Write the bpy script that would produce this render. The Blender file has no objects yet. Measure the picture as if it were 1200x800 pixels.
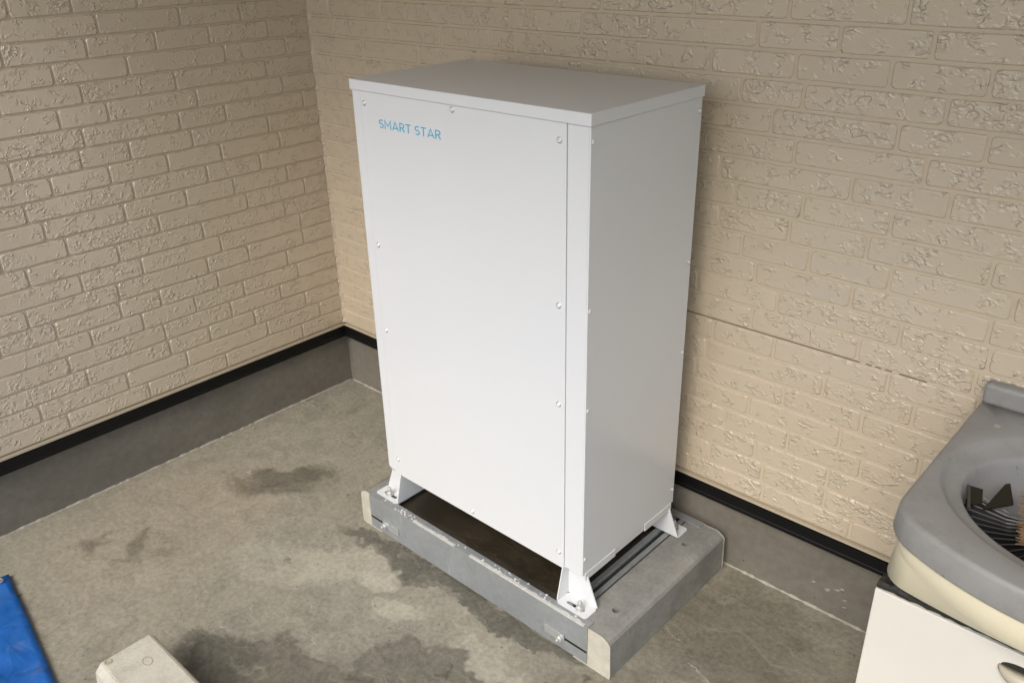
import bpy, bmesh, math, random
from mathutils import Vector, Matrix

random.seed(7)
scene = bpy.context.scene
C = scene.collection
R = math.radians

# ------------------------------------------------------------------ camera
CAM = Vector((1.7992, -1.3509, 1.7126)); YAW, PITCH, ROLL, FPX = 0.7529, -0.4492, -0.0231, 998.5
cam = bpy.data.objects.new('camera', bpy.data.cameras.new('camera')); C.objects.link(cam)
fwd = Vector((-math.sin(YAW)*math.cos(PITCH), math.cos(YAW)*math.cos(PITCH), math.sin(PITCH)))
rgt = Vector((math.cos(YAW), math.sin(YAW), 0)); upv = rgt.cross(fwd)
r2 = rgt*math.cos(ROLL) + upv*math.sin(ROLL); u2 = -rgt*math.sin(ROLL) + upv*math.cos(ROLL)
m3 = Matrix((r2, u2, -fwd)).transposed()
cam.matrix_world = Matrix.Translation(CAM) @ m3.to_4x4()
cam.data.sensor_width = 36; cam.data.lens = 36*FPX/1200
cam.data.clip_start = 0.05; cam.data.clip_end = 2000
scene.camera = cam

# ------------------------------------------------------------------ sky, sun, exposure
SUN_EL, SUN_AZ = R(44), R(166)          # azimuth measured clockwise from +Y
world = bpy.data.worlds.new('World'); scene.world = world; world.use_nodes = True
wn = world.node_tree.nodes; wl = world.node_tree.links
sky = wn.new('ShaderNodeTexSky'); sky.sky_type = 'NISHITA'; sky.sun_disc = False
sky.sun_elevation = SUN_EL; sky.sun_rotation = SUN_AZ; sky.dust_density = 2.0; sky.air_density = 1.0
bg = wn['Background']; wl.new(sky.outputs[0], bg.inputs[0]); bg.inputs[1].default_value = 0.15
sl = bpy.data.lights.new('sun', 'SUN'); sl.energy = 1.5; sl.angle = R(32); sl.color = (1, .972, .935)
sun = bpy.data.objects.new('sun', sl); C.objects.link(sun)
sd = Vector((math.sin(SUN_AZ)*math.cos(SUN_EL), math.cos(SUN_AZ)*math.cos(SUN_EL), math.sin(SUN_EL)))
sun.rotation_euler = sd.to_track_quat('Z', 'Y').to_euler(); sun.location = (0, -6, 8)
scene.view_settings.view_transform = 'Standard'; scene.view_settings.look = 'None'
scene.view_settings.gamma = 1; scene.view_settings.use_curve_mapping = False
scene.view_settings.exposure = 0.56
if hasattr(scene, 'cycles'):
    scene.cycles.max_bounces = 7; scene.cycles.diffuse_bounces = 3; scene.cycles.glossy_bounces = 3
    scene.cycles.use_adaptive_sampling = True; scene.cycles.adaptive_threshold = .025; scene.cycles.use_denoising = True

# ------------------------------------------------------------------ main measures (metres)
W, D, ZB, ZT = 0.76, 0.4165, 0.2287, 1.3864      # cabinet
PZ = 0.1255                                      # top of the concrete base
YW, XL = 0.5155, -0.8904                         # siding (mortar) planes
YC, XC = 0.5315, -0.9064                         # foundation faces
S0, S1 = 0.2214, 0.2693                          # drip flashing
PITCH_Z, Z_ANCHOR = 0.0622, 0.775
CEIL = 2.35
FRONT = -1.22                                    # edge of the roof over the corner
RIGHT = 3.3

# ------------------------------------------------------------------ helpers
def setp(o, label=None, cat=None, group=None, kind=None):
    if label: o['label'] = label
    if cat: o['category'] = cat
    if group: o['group'] = group
    if kind: o['kind'] = kind
    return o

def thing(name, loc, label, cat, group=None):
    o = bpy.data.objects.new(name, None); C.objects.link(o); o.location = loc
    o.empty_display_size = .1
    return setp(o, label, cat, group)

def link(name, me, mats=None, parent=None):
    if mats is not None:
        for m in (mats if isinstance(mats, (list, tuple)) else [mats]):
            me.materials.append(m)
    o = bpy.data.objects.new(name, me); C.objects.link(o)
    if parent is not None:
        o.parent = parent
        base = parent
        off = Vector((0, 0, 0))
        while base is not None:
            off += base.location; base = base.parent
        o.location = -off                # meshes are written in world coordinates
    return o

def from_bm(name, bm, mats, parent=None, smooth=False, label=None, origin=None):
    bmesh.ops.recalc_face_normals(bm, faces=bm.faces)
    me = bpy.data.meshes.new(name)
    if smooth:
        for f in bm.faces: f.smooth = True
    bm.to_mesh(me); bm.free()
    o = link(name, me, mats, parent)
    if smooth is True:
        pass
    if label: o['label'] = label
    if origin is not None:
        v = Vector(origin); me.transform(Matrix.Translation(-v)); o.location = o.location + v
    return o

def add_box(bm, x0, x1, y0, y1, z0, z1, bev=0.0, seg=2):
    vs = [bm.verts.new(p) for p in ((x0,y0,z0),(x1,y0,z0),(x1,y1,z0),(x0,y1,z0),(x0,y0,z1),(x1,y0,z1),(x1,y1,z1),(x0,y1,z1))]
    fs = [bm.faces.new([vs[i] for i in q]) for q in ((0,3,2,1),(4,5,6,7),(0,1,5,4),(1,2,6,5),(2,3,7,6),(3,0,4,7))]
    if bev > 0:
        es = list({e for f in fs for e in f.edges})
        bmesh.ops.bevel(bm, geom=es, offset=bev, segments=seg, affect='EDGES', profile=.5)

def box(name, x0, x1, y0, y1, z0, z1, mats, parent=None, bev=0.0, seg=2, label=None):
    bm = bmesh.new(); add_box(bm, x0, x1, y0, y1, z0, z1, bev, seg)
    return from_bm(name, bm, mats, parent, label=label)

def add_prism(bm, loop, axis, a, b):
    """closed 2-D loop extruded along axis from a to b"""
    def P(p, t):
        return (t, p[0], p[1]) if axis == 'x' else ((p[0], t, p[1]) if axis == 'y' else (p[0], p[1], t))
    A = [bm.verts.new(P(p, a)) for p in loop]; B = [bm.verts.new(P(p, b)) for p in loop]
    n = len(loop)
    fa = bm.faces.new(A); fb = bm.faces.new(B[::-1])
    for i in range(n):
        bm.faces.new((A[i], A[(i+1) % n], B[(i+1) % n], B[i]))
    return fa, fb

def add_plate(bm, loop, holes, z0, z1):
    """flat plate with holes, in the xy plane"""
    loops = [loop] + holes
    for z in (z0, z1):
        edges = []
        for lp in loops:
            vs = [bm.verts.new((p[0], p[1], z)) for p in lp]
            edges += [bm.edges.new((vs[i], vs[(i+1) % len(vs)])) for i in range(len(vs))]
        bmesh.ops.triangle_fill(bm, use_beauty=True, use_dissolve=False, edges=edges)
    for lp in loops:
        n = len(lp)
        for i in range(n):
            p, q = lp[i], lp[(i+1) % n]
            bm.faces.new([bm.verts.new(t) for t in ((p[0],p[1],z0),(q[0],q[1],z0),(q[0],q[1],z1),(p[0],p[1],z1))])
    bmesh.ops.remove_doubles(bm, verts=bm.verts, dist=1e-5)

def rrect(x0, x1, y0, y1, r, n=4):
    pts = []
    for cx, cy, a in ((x1-r, y1-r, 0), (x0+r, y1-r, 90), (x0+r, y0+r, 180), (x1-r, y0+r, 270)):
        for i in range(n+1):
            t = R(a + 90*i/n); pts.append((cx+r*math.cos(t), cy+r*math.sin(t)))
    return pts

def slot(cx, cy, lx, r, n=6):
    pts = []
    for sx, a in ((1, -90), (-1, 90)):
        for i in range(n+1):
            t = R(a + 180*i/n); pts.append((cx+sx*lx+r*math.cos(t), cy+r*math.sin(t)))
    return pts

def lathe(bm, prof, origin, axis=Vector((0,0,1)), n=16):
    ax = Vector(axis).normalized(); q = ax.to_track_quat('Z', 'Y'); o = Vector(origin)
    rings = []
    for r, h in prof:
        if r < 1e-6: rings.append([bm.verts.new(o + q @ Vector((0, 0, h)))])
        else: rings.append([bm.verts.new(o + q @ Vector((r*math.cos(2*math.pi*i/n), r*math.sin(2*math.pi*i/n), h))) for i in range(n)])
    for a, b in zip(rings[:-1], rings[1:]):
        for i in range(n):
            j = (i+1) % n
            vs = []
            for v in (a[i % len(a)], a[j % len(a)], b[j % len(b)], b[i % len(b)]):
                if v not in vs: vs.append(v)
            if len(vs) >= 3: bm.faces.new(vs)
    if len(rings[0]) > 2: bm.faces.new(rings[0][::-1])
    if len(rings[-1]) > 2: bm.faces.new(rings[-1])

# ------------------------------------------------------------------ materials
class NT:
    def __init__(s, name):
        s.m = bpy.data.materials.new(name); s.m.use_nodes = True
        s.n = s.m.node_tree.nodes; s.l = s.m.node_tree.links
        s.p = s.n['Principled BSDF']
    def new(s, t, **kw):
        nd = s.n.new(t)
        for k, v in kw.items(): setattr(nd, k, v)
        return nd
    def put(s, sock, v):
        if hasattr(v, 'is_output'): s.l.new(v, sock)
        elif isinstance(v, (int, float)): sock.default_value = v if not hasattr(sock.default_value, '__len__') else (v,)*len(sock.default_value)
        else: sock.default_value = tuple(v) + ((1,) if len(v) == 3 and len(sock.default_value) == 4 else ())
    def math(s, op, a, b=0.0, clamp=False):
        nd = s.new('ShaderNodeMath', operation=op); nd.use_clamp = clamp
        s.put(nd.inputs[0], a); s.put(nd.inputs[1], b); return nd.outputs[0]
    def coord(s, kind='Object'):
        return s.new('ShaderNodeTexCoord').outputs[kind]
    def mapping(s, vec, loc=(0,0,0), rot=(0,0,0), scale=(1,1,1), typ='POINT'):
        nd = s.new('ShaderNodeMapping', vector_type=typ)
        s.put(nd.inputs[0], vec); s.put(nd.inputs[1], loc); s.put(nd.inputs[2], rot); s.put(nd.inputs[3], scale)
        return nd.outputs[0]
    def noise(s, vec, scale, detail=4, rough=.55, dist=0.0, out=0):
        nd = s.new('ShaderNodeTexNoise'); s.put(nd.inputs['Vector'], vec)
        nd.inputs['Scale'].default_value = scale; nd.inputs['Detail'].default_value = detail
        nd.inputs['Roughness'].default_value = rough; nd.inputs['Distortion'].default_value = dist
        return nd.outputs[out]
    def voronoi(s, vec, scale, feature='F1', out='Distance', rnd=1.0):
        nd = s.new('ShaderNodeTexVoronoi', feature=feature); s.put(nd.inputs['Vector'], vec)
        nd.inputs['Scale'].default_value = scale; nd.inputs['Randomness'].default_value = rnd
        return nd.outputs[out]
    def rng(s, v, a, b, c=0.0, d=1.0, smooth=True):
        nd = s.new('ShaderNodeMapRange', interpolation_type='SMOOTHSTEP' if smooth else 'LINEAR')
        s.put(nd.inputs[0], v)
        for i, x in enumerate((a, b, c, d)): nd.inputs[1+i].default_value = x
        return nd.outputs[0]
    def mix(s, f, a, b, mode='MIX'):
        nd = s.new('ShaderNodeMix', data_type='RGBA', blend_type=mode)
        s.put(nd.inputs[0], f); s.put(nd.inputs[6], a); s.put(nd.inputs[7], b); return nd.outputs[2]
    def vadd(s, a, b, op='ADD'):
        nd = s.new('ShaderNodeVectorMath', operation=op); s.put(nd.inputs[0], a); s.put(nd.inputs[1], b); return nd.outputs[0]
    def bump(s, h, dist=.002, strength=1.0, normal=None):
        nd = s.new('ShaderNodeBump'); s.put(nd.inputs['Height'], h)
        nd.inputs['Distance'].default_value = dist; nd.inputs['Strength'].default_value = strength
        if normal is not None: s.l.new(normal, nd.inputs['Normal'])
        return nd.outputs[0]
    def set(s, **kw):
        for k, v in kw.items():
            s.put(s.p.inputs[k.replace('_', ' ')], v)
        return s

def mat_simple(name, col, rough=.5, metal=0.0, nscale=40, namp=.06, bump=0.0, bscale=200, spec=.5, ramp=.05):
    t = NT(name); co = t.coord()
    n = t.noise(co, nscale, 5)
    c2 = tuple(max(0, c*(1-namp*2)) for c in col); c1 = tuple(min(1, c*(1+namp)) for c in col)
    t.set(Base_Color=t.mix(n, c2, c1), Metallic=metal)
    t.p.inputs['Specular IOR Level'].default_value = spec
    t.set(Roughness=t.rng(t.noise(co, nscale*.4, 3), .3, .7, max(0, rough-ramp), rough+ramp))
    if bump: t.set(Normal=t.bump(t.noise(co, bscale, 3), bump))
    return t.m

def mat_brick():
    t = NT('glossy_beige_siding')
    co = t.coord()
    rnd = t.new('ShaderNodeObjectInfo').outputs['Random']
    off = t.new('ShaderNodeCombineXYZ')
    for i, k in enumerate((37.0, 71.0, 13.0)): t.put(off.inputs[i], t.math('MULTIPLY', rnd, k))
    p = t.vadd(co, off.outputs[0])
    # cleft relief: islands with crumbly ridges next to smooth faces
    cover = t.math('SUBTRACT', .555, t.math('MULTIPLY', t.math('FRACT', t.math('MULTIPLY', rnd, 7.31)), .09))
    mask = t.rng(t.math('SUBTRACT', t.noise(p, 30, 2, .6), cover), -.07, .10)
    wn_ = t.new('ShaderNodeTexNoise'); t.put(wn_.inputs['Vector'], p); wn_.inputs['Scale'].default_value = 85; wn_.inputs['Detail'].default_value = 2.5
    wn_.inputs['Roughness'].default_value = .55
    pr = t.mapping(t.vadd(p, t.vadd(wn_.outputs[1], (.008, .008, .008), 'MULTIPLY')), rot=(0, .6, 0), scale=(.75, .75, 1.2))
    ridge = t.rng(t.math('ABSOLUTE', t.math('SUBTRACT', t.noise(pr, 50, 1, .5), .5)), .0, .075, 1.0, 0.0)
    h = t.math('MULTIPLY', mask, t.math('ADD', t.math('MULTIPLY', ridge, .42), t.math('MULTIPLY', t.math('SUBTRACT', wn_.outputs[0], .5), 1.5)))
    h = t.math('ADD', h, t.math('MULTIPLY', t.noise(p, 240, 2, .6), .10))
    t.set(Normal=t.bump(h, .0040))
    tone = t.math('ADD', t.math('MULTIPLY', t.noise(co, 3, 3), .5), t.math('MULTIPLY', rnd, .5))
    col = t.mix(tone, (.56, .465, .335), (.60, .50, .365))
    dirt = t.rng(wn_.outputs[0], .58, .80)
    col = t.mix(t.math('MULTIPLY', dirt, .25), col, (.48, .39, .26))
    t.set(Base_Color=col, Roughness=.15)
    t.p.inputs['Specular IOR Level'].default_value = .95
    return t.m

def mat_mortar():
    t = NT('beige_siding_joint'); co = t.coord()
    n = t.noise(co, 160, 3, .6)
    t.set(Base_Color=t.mix(t.noise(co, 5, 3), (.545, .45, .322), (.585, .485, .352)), Roughness=.34)
    t.set(Normal=t.bump(t.math('ADD', n, t.math('MULTIPLY', t.noise(co, 45, 2), .8)), .0012))
    return t.m

def mat_floor():
    t = NT('stained_concrete'); co = t.coord()
    wv = t.vadd(co, t.vadd(t.vadd(t.noise(co, 5, 4, .6, out=1), (.5, .5, .5), 'SUBTRACT'), (.26, .26, 0), 'MULTIPLY'))
    wv2 = t.vadd(wv, t.vadd(t.vadd(t.noise(co, 22, 3, .6, out=1), (.5, .5, .5), 'SUBTRACT'), (.05, .05, 0), 'MULTIPLY'))
    def blob(x, y, rx, ry, rot, a=0.0, b=.35):
        mp = t.mapping(wv2, (x, y, 0), (0, 0, R(rot)), (rx, ry, 1), 'TEXTURE')
        g = t.new('ShaderNodeTexGradient', gradient_type='SPHERICAL'); t.put(g.inputs[0], mp)
        return t.rng(g.outputs['Fac'], a, b)
    big = t.noise(co, 1.7, 4, .6); mid = t.noise(wv, 6, 5, .62); fine = t.noise(co, 70, 5, .7)
    col = t.mix(t.rng(big, .35, .65), (.30, .272, .205), (.275, .256, .20))
    col = t.mix(t.rng(mid, .42, .72), col, (.22, .205, .16))
    pale = t.rng(t.noise(wv, 3.1, 5, .6), .52, .72)
    col = t.mix(t.math('MULTIPLY', pale, .6), col, (.36, .325, .25))
    # rusty tan zone by the left wall
    col = t.mix(t.math('MULTIPLY', blob(-.62, -.55, .5, .6, 0, 0, .6), .5), col, (.33, .285, .205))
    stains_and_shade = [ # x, y, rx, ry, rot, strength, colour, soft
        (.34,-.61,.46,.17,14,.70,(.10,.094,.072),(.0,.5)),
        (.60,-.36,.34,.17,10,.66,(.10,.094,.072),(.0,.5)),
        (.05,-.66,.14,.10,20,.6,(.10,.094,.072),(.0,.5)),
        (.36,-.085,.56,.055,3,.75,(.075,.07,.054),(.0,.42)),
        (-.49,-.06,.21,.075,35,.75,(.10,.09,.065),(.0,.6)),
        (-.47,-.13,.15,.05,28,.65,(.09,.08,.06),(.0,.6)),
        (-.58,-.19,.08,.05,10,.4,(.12,.085,.05),(.0,.6)),
        (-.52,-.60,.11,.05,-40,.7,(.13,.115,.08),(.0,.6)),
        (-.66,-.70,.09,.04,30,.5,(.14,.12,.085),(.0,.6)),
        (1.02,.32,.30,.26,20,.55,(.11,.098,.07),(.0,.5)),  # this and the next two paint shade right of the cabinet
        (1.20,.05,.40,.35,0,.45,(.12,.105,.078),(.0,.5)),
        (.95,-.16,.25,.15,0,.4,(.14,.12,.085),(.0,.5)),
    ]
    for x, y, rx, ry, rot, s, c, (a, b) in stains_and_shade:
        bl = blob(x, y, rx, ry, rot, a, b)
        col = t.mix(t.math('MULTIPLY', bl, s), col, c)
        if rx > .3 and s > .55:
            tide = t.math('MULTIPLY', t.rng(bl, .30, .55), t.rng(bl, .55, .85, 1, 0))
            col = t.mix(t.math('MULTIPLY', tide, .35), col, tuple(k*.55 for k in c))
    pales = [(.17,-.20,.12,.055,35,.65),(.30,-.245,.10,.05,20,.6),(.02,-.22,.2,.10,25,.45),(.62,-.19,.14,.035,12,.5),(-.12,-.34,.25,.12,30,.3)]
    for x, y, rx, ry, rot, s in pales:
        col = t.mix(t.math('MULTIPLY', blob(x, y, rx, ry, rot, 0, .45), s), col, (.43, .40, .31))
    # ring mark, drips, specks
    mp = t.mapping(wv, (-.56, -.63, 0), (0, 0, R(20)), (.16, .13, 1), 'TEXTURE')
    g = t.new('ShaderNodeTexGradient', gradient_type='SPHERICAL'); t.put(g.inputs[0], mp)
    ring = t.math('MULTIPLY', t.rng(g.outputs[1], .05, .22), t.rng(g.outputs[1], .22, .42, 1, 0))
    col = t.mix(t.math('MULTIPLY', t.math('MULTIPLY', ring, t.rng(mid, .35, .6)), .55), col, (.14, .12, .08))
    vd = t.voronoi(wv2, 7.5)
    spk = t.math('MULTIPLY', t.rng(vd, .05, .10, 1, 0), t.rng(t.noise(co, 2.2, 2), .40, .55))
    col = t.mix(t.math('MULTIPLY', spk, .7), col, (.10, .088, .062))
    trow = t.noise(t.mapping(wv, rot=(0, 0, .5), scale=(3.0, 26.0, 1)), 1.6, 4, .6)
    col = t.mix(t.math('MULTIPLY', t.rng(trow, .54, .68), .22), col, (.40, .37, .29))
    scr = t.noise(t.mapping(wv2, rot=(0, 0, -.9), scale=(2.0, 60.0, 1)), 1.3, 2, .5)
    col = t.mix(t.math('MULTIPLY', t.math('MULTIPLY', t.rng(scr, .66, .70), t.rng(mid, .45, .6)), .5), col, (.47, .44, .36))
    vd2 = t.voronoi(co, 38)
    col = t.mix(t.math('MULTIPLY', t.rng(vd2, .08, .14, 1, 0), t.math('MULTIPLY', t.rng(t.noise(co, 9, 2), .50, .60), .75)), col, (.11, .095, .07))
    col = t.mix(.22, col, t.mix(t.rng(fine, .3, .7), (.0,.0,.0), (1,1,1)), 'SOFT_LIGHT')
    col = t.mix(.13, col, t.mix(t.rng(t.noise(wv2, 18, 6, .7), .32, .68), (.0,.0,.0), (1,1,1)), 'SOFT_LIGHT')
    t.set(Base_Color=col, Roughness=t.rng(mid, .3, .7, .62, .8))
    t.p.inputs['Specular IOR Level'].default_value = .3
    h = t.math('ADD', t.math('MULTIPLY', fine, .5), t.math('MULTIPLY', t.noise(co, 14, 4, .6), 1.2))
    t.set(Normal=t.bump(h, .0012))
    return t.m

def mat_concrete(name, a, b, rough=.75, scale=12, bump=.0012, pits=True):
    t = NT(name); co = t.coord()
    n = t.noise(co, scale, 6, .65); n2 = t.noise(co, scale*8, 4, .7); n3 = t.noise(co, scale*.3, 3)
    col = t.mix(t.rng(t.math('ADD', t.math('MULTIPLY', n, .6), t.math('MULTIPLY', n3, .4)), .35, .65), a, b)
    col = t.mix(.25, col, t.mix(n2, (0,0,0), (1,1,1)), 'SOFT_LIGHT')
    streak = t.noise(t.mapping(co, scale=(9, 9, 60)), 1.0, 4, .6)
    col = t.mix(t.math('MULTIPLY', t.rng(streak, .55, .8), .25), col, tuple(c*.6 for c in a))
    h = t.math('ADD', t.math('MULTIPLY', n2, .5), n)
    if pits:
        v = t.voronoi(co, scale*7); pit = t.math('MULTIPLY', t.rng(v, .05, .14, 1, 0), t.rng(t.noise(co, scale, 2), .5, .62))
        h = t.math('SUBTRACT', h, t.math('MULTIPLY', pit, 1.5))
        col = t.mix(t.math('MULTIPLY', pit, .6), col, tuple(c*.35 for c in a))
    t.set(Base_Color=col, Roughness=rough, Normal=t.bump(h, bump))
    t.p.inputs['Specular IOR Level'].default_value = .3
    return t.m

def mat_galv():
    t = NT('galvanised_steel'); co = t.coord()
    v = t.voronoi(co, 70, out='Color'); g = t.noise(co, 9, 5, .6)
    grey = t.new('ShaderNodeRGBToBW'); t.put(grey.inputs[0], v)
    col = t.mix(t.math('ADD', t.math('MULTIPLY', grey.outputs[0], .35), t.math('MULTIPLY', g, .65)), (.27, .285, .285), (.40, .415, .41))
    drip = t.noise(t.mapping(co, scale=(28, 28, 4)), 1.0, 4, .65)
    col = t.mix(t.math('MULTIPLY', t.rng(drip, .60, .70), .55), col, (.50, .50, .46))
    dust = t.rng(t.noise(co, 26, 5, .7), .58, .75)
    col = t.mix(t.math('MULTIPLY', dust, .2), col, (.42, .40, .35))
    t.set(Base_Color=col, Metallic=.4, Roughness=t.rng(g, .3, .7, .42, .6), Normal=t.bump(t.noise(co, 30, 3), .0006))
    return t.m

def mat_white_paint():
    t = NT('white_powder_coat'); co = t.coord()
    n = t.noise(co, 2.0, 3)
    t.set(Base_Color=t.mix(n, (.665, .67, .665), (.695, .70, .69)), Roughness=.23)
    t.set(Normal=t.bump(t.math('ADD', t.noise(co, 900, 2), t.math('MULTIPLY', t.noise(co, 5, 2), 4.0)), .00012))
    t.p.inputs['Specular IOR Level'].default_value = .5
    return t.m

def mat_tarp():
    t = NT('blue_tarpaulin'); co = t.coord()
    w1 = t.new('ShaderNodeTexWave', wave_type='BANDS', bands_direction='X'); t.put(w1.inputs[0], co); w1.inputs['Scale'].default_value = 160
    w2 = t.new('ShaderNodeTexWave', wave_type='BANDS', bands_direction='Y'); t.put(w2.inputs[0], co); w2.inputs['Scale'].default_value = 160
    weave = t.math('ADD', w1.outputs[1], w2.outputs[1])
    n = t.noise(co, 7, 5, .6)
    col = t.mix(n, (.006, .10, .40), (.010, .16, .54))
    col = t.mix(t.math('MULTIPLY', t.rng(t.noise(co, 16, 5, .7), .52, .75), .35), col, (.16, .19, .30))
    cr = t.math('ADD', t.noise(co, 5, 4, .55, .4), t.math('MULTIPLY', t.voronoi(t.vadd(co, t.vadd(t.noise(co, 8, 2, out=1), (.06, .06, .06), 'MULTIPLY')), 9, 'DISTANCE_TO_EDGE'), -.9))
    t.set(Base_Color=col, Roughness=.42)
    t.set(Normal=t.bump(t.math('ADD', t.math('MULTIPLY', weave, .05), t.math('MULTIPLY', cr, 2.2)), .006))
    return t.m

def mat_grey_resin():
    t = NT('grey_resin'); co = t.coord()
    n = t.noise(co, 6, 5, .6)
    col = t.mix(n, (.262, .254, .238), (.302, .294, .278))
    sp = t.rng(t.noise(t.mapping(co, scale=(1, 1.9, 1)), 34, 3, .6), .66, .72)
    col = t.mix(t.math('MULTIPLY', sp, .6), col, (.10, .095, .08))
    col = t.mix(t.math('MULTIPLY', t.rng(t.noise(co, 9, 6, .72), .45, .72), .4), col, (.175, .158, .13))
    t.set(Base_Color=col, Roughness=t.rng(n, .3, .7, .40, .52), Normal=t.bump(t.noise(co, 120, 3), .0003))
    return t.m

def mat_deck():
    t = NT('dark_brown_sheet'); co = t.coord()
    n = t.noise(co, 7, 5, .65)
    col = t.mix(n, (.014, .011, .006), (.034, .027, .016))
    line = t.rng(t.noise(t.mapping(co, scale=(4, 22, 1)), 2.2, 5, .65, 2.0), .485, .50)
    line = t.math('MULTIPLY', line, t.rng(t.noise(t.mapping(co, scale=(4, 22, 1)), 2.2, 5, .65, 2.0), .50, .515, 1, 0))
    col = t.mix(t.math('MULTIPLY', line, t.rng(t.noise(co, 5, 2), .45, .6)), col, (.10, .065, .03))
    t.set(Base_Color=col, Roughness=t.rng(n, .3, .7, .35, .55), Normal=t.bump(n, .002))
    return t.m

M = dict(
    brick=mat_brick(), mortar=mat_mortar(), floor=mat_floor(), galv=mat_galv(), white=mat_white_paint(),
    tarp=mat_tarp(), resin=mat_grey_resin(), deck=mat_deck(),
    found=mat_concrete('foundation_render', (.155, .139, .110), (.20, .18, .145), .7, 5, .0008),
    block=mat_concrete('grey_precast_concrete', (.21, .205, .185), (.31, .30, .27), .72, 11, .0010),
    cream=mat_concrete('cream_concrete', (.45, .415, .33), (.56, .525, .43), .75, 16, .0012),
    black=mat_simple('black_flashing', (.005, .0045, .004), .5, nscale=20, namp=.2, spec=.25),
    lip=mat_simple('beige_trim', (.50, .42, .30), .4),
    dark=mat_simple('dark_void', (.010, .009, .007), .8),
    seal=mat_simple('pale_mortar_bead', (.42, .39, .32), .85, nscale=60, namp=.25, bump=.001, bscale=90),
    zinc_shade=mat_simple('zinc_and_screw_shade', (.60, .60, .57), .32, metal=.65, nscale=80),
    bright=mat_simple('bright_zinc', (.58, .58, .55), .3, metal=.5, nscale=60, namp=.1),
    screw=mat_simple('screw_white_paint', (.76, .76, .74), .25),
    blue=mat_simple('blue_print', (.03, .38, .58), .45),
    cement=mat_simple('dried_cement_highlight', (.60, .59, .54), .8, nscale=60, namp=.15),
    ivory=mat_simple('ivory_plastic', (.74, .67, .48), .38, nscale=5, namp=.05),
    door=mat_simple('white_laminate', (.66, .63, .55), .36, nscale=4, namp=.04),
    gasket=mat_simple('grubby_black_rubber', (.02, .018, .014), .6, nscale=60, namp=.3, bump=.002, bscale=60),
    handle=mat_simple('beige_handle_plastic', (.42, .37, .28), .4),
    plastic=mat_simple('black_plastic', (.008, .008, .008), .5, spec=.25),
    tine=mat_simple('grey_worn_plastic', (.05, .047, .04), .4),
    brownflap=mat_simple('brown_black_plastic', (.022, .019, .012), .6, spec=.2),
    straw=mat_simple('straw_bristle', (.26, .15, .065), .7, nscale=120, namp=.3),
    ceil=mat_simple('brown_soffit', (.40, .36, .29), .6),
    plaster=mat_simple('beige_plaster', (.36, .31, .23), .8),
    outdoor=mat_concrete('driveway_concrete', (.22, .205, .17), (.30, .28, .235), .85, 2, .002),
    tyregrommet=mat_simple('aluminium_eyelet', (.75, .74, .70), .3, metal=.9),
)

# ------------------------------------------------------------------ setting: ground, floor, roof, far walls
setp(box('ground', -150, 150, -150, 150, -.30, -.02, M['outdoor']), kind='structure')
setp(box('floor', XC+.001, RIGHT+1, -3.5, YC-.001, -.018, 0, M['floor']), kind='structure')
setp(box('ceiling', XC-.14, RIGHT+.15, FRONT, YC+.14, CEIL, CEIL+.18, M['ceil']), kind='structure')

# ------------------------------------------------------------------ brick-pattern siding walls
def camproj(p):
    v = Vector(p) - CAM; z = v.dot(fwd)
    return (600 + FPX*v.dot(r2)/z, 400 - FPX*v.dot(u2)/z) if z > .05 else (-9999, -9999)
def ray(u, v): return fwd + r2*((u-600)/FPX) + u2*((400-v)/FPX)

def brick_loop(L, H, rng):
    x, z, r = L/2, H/2, rng.uniform(.006, .010)
    j = lambda a=.0011: rng.uniform(-a, a)
    pts = []
    for sx, sz, a in ((1, 1, 0), (-1, 1, 90), (-1, -1, 180), (1, -1, 270)):
        for k in (0, 45, 90):
            t = R(a+k); pts.append((sx*(x-r)+r*math.cos(t)+j(.0006), sz*(z-r)+r*math.sin(t)+j(.0006)))
        if sz > 0 and sx > 0: pts += [(x*.33+j(.01), z+j()), (-x*.33+j(.01), z+j())]
        if sz < 0 and sx < 0: pts += [(-x*.33+j(.01), -z+j()), (x*.33+j(.01), -z+j())]
    return pts

def brick_geo(L, H, rng):
    lp = brick_loop(L, H, rng); n = len(lp); h = rng.uniform(.0038, .0048)
    ins = lambda p, d: (p[0]*(1-2*d/L), p[1]*(1-2*d/H))
    v = [(p[0], 0, p[1]) for p in lp] + [(q[0], -h, q[1]) for q in (ins(p, .0036) for p in lp)]
    f = [(i, (i+1) % n, n+(i+1) % n, n+i) for i in range(n)] + [tuple(range(n, 2*n))]
    return v, f

def brick_normals(v):
    n = len(v)//2; xm = max(p[0] for p in v); out = []
    for i, p in enumerate(v):
        if i >= n: out.append((0, -1, 0)); continue
        a, b = v[(i-1) % n], v[(i+1) % n]
        t_ = Vector((b[0]-a[0], 0, b[2]-a[2])).normalized(); o_ = Vector((t_.z, 0, -t_.x))
        if o_.x*p[0] + o_.z*p[2] < 0: o_ = -o_
        out.append(tuple((o_*.93 + Vector((0, -.37, 0))).normalized()))
    return out
TEMPL = {}
def brick_mesh(L, H):
    key = (round(L, 2), round(H, 4), random.randrange(3))
    if key not in TEMPL:
        v, f = brick_geo(key[0], H, random.Random(hash(key) % 99991 if False else int(key[0]*1000)*7+key[2]*131))
        me = bpy.data.meshes.new('brick'); me.from_pydata(v, [], f); me.materials.append(M['brick'])
        me.polygons.foreach_set('use_smooth', [True]*len(f)); me.normals_split_custom_set_from_vertices(brick_normals(v))
        # 'brick' local axes: x along the wall, -y out of the wall
        TEMPL[key] = me
    return TEMPL[key]

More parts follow.
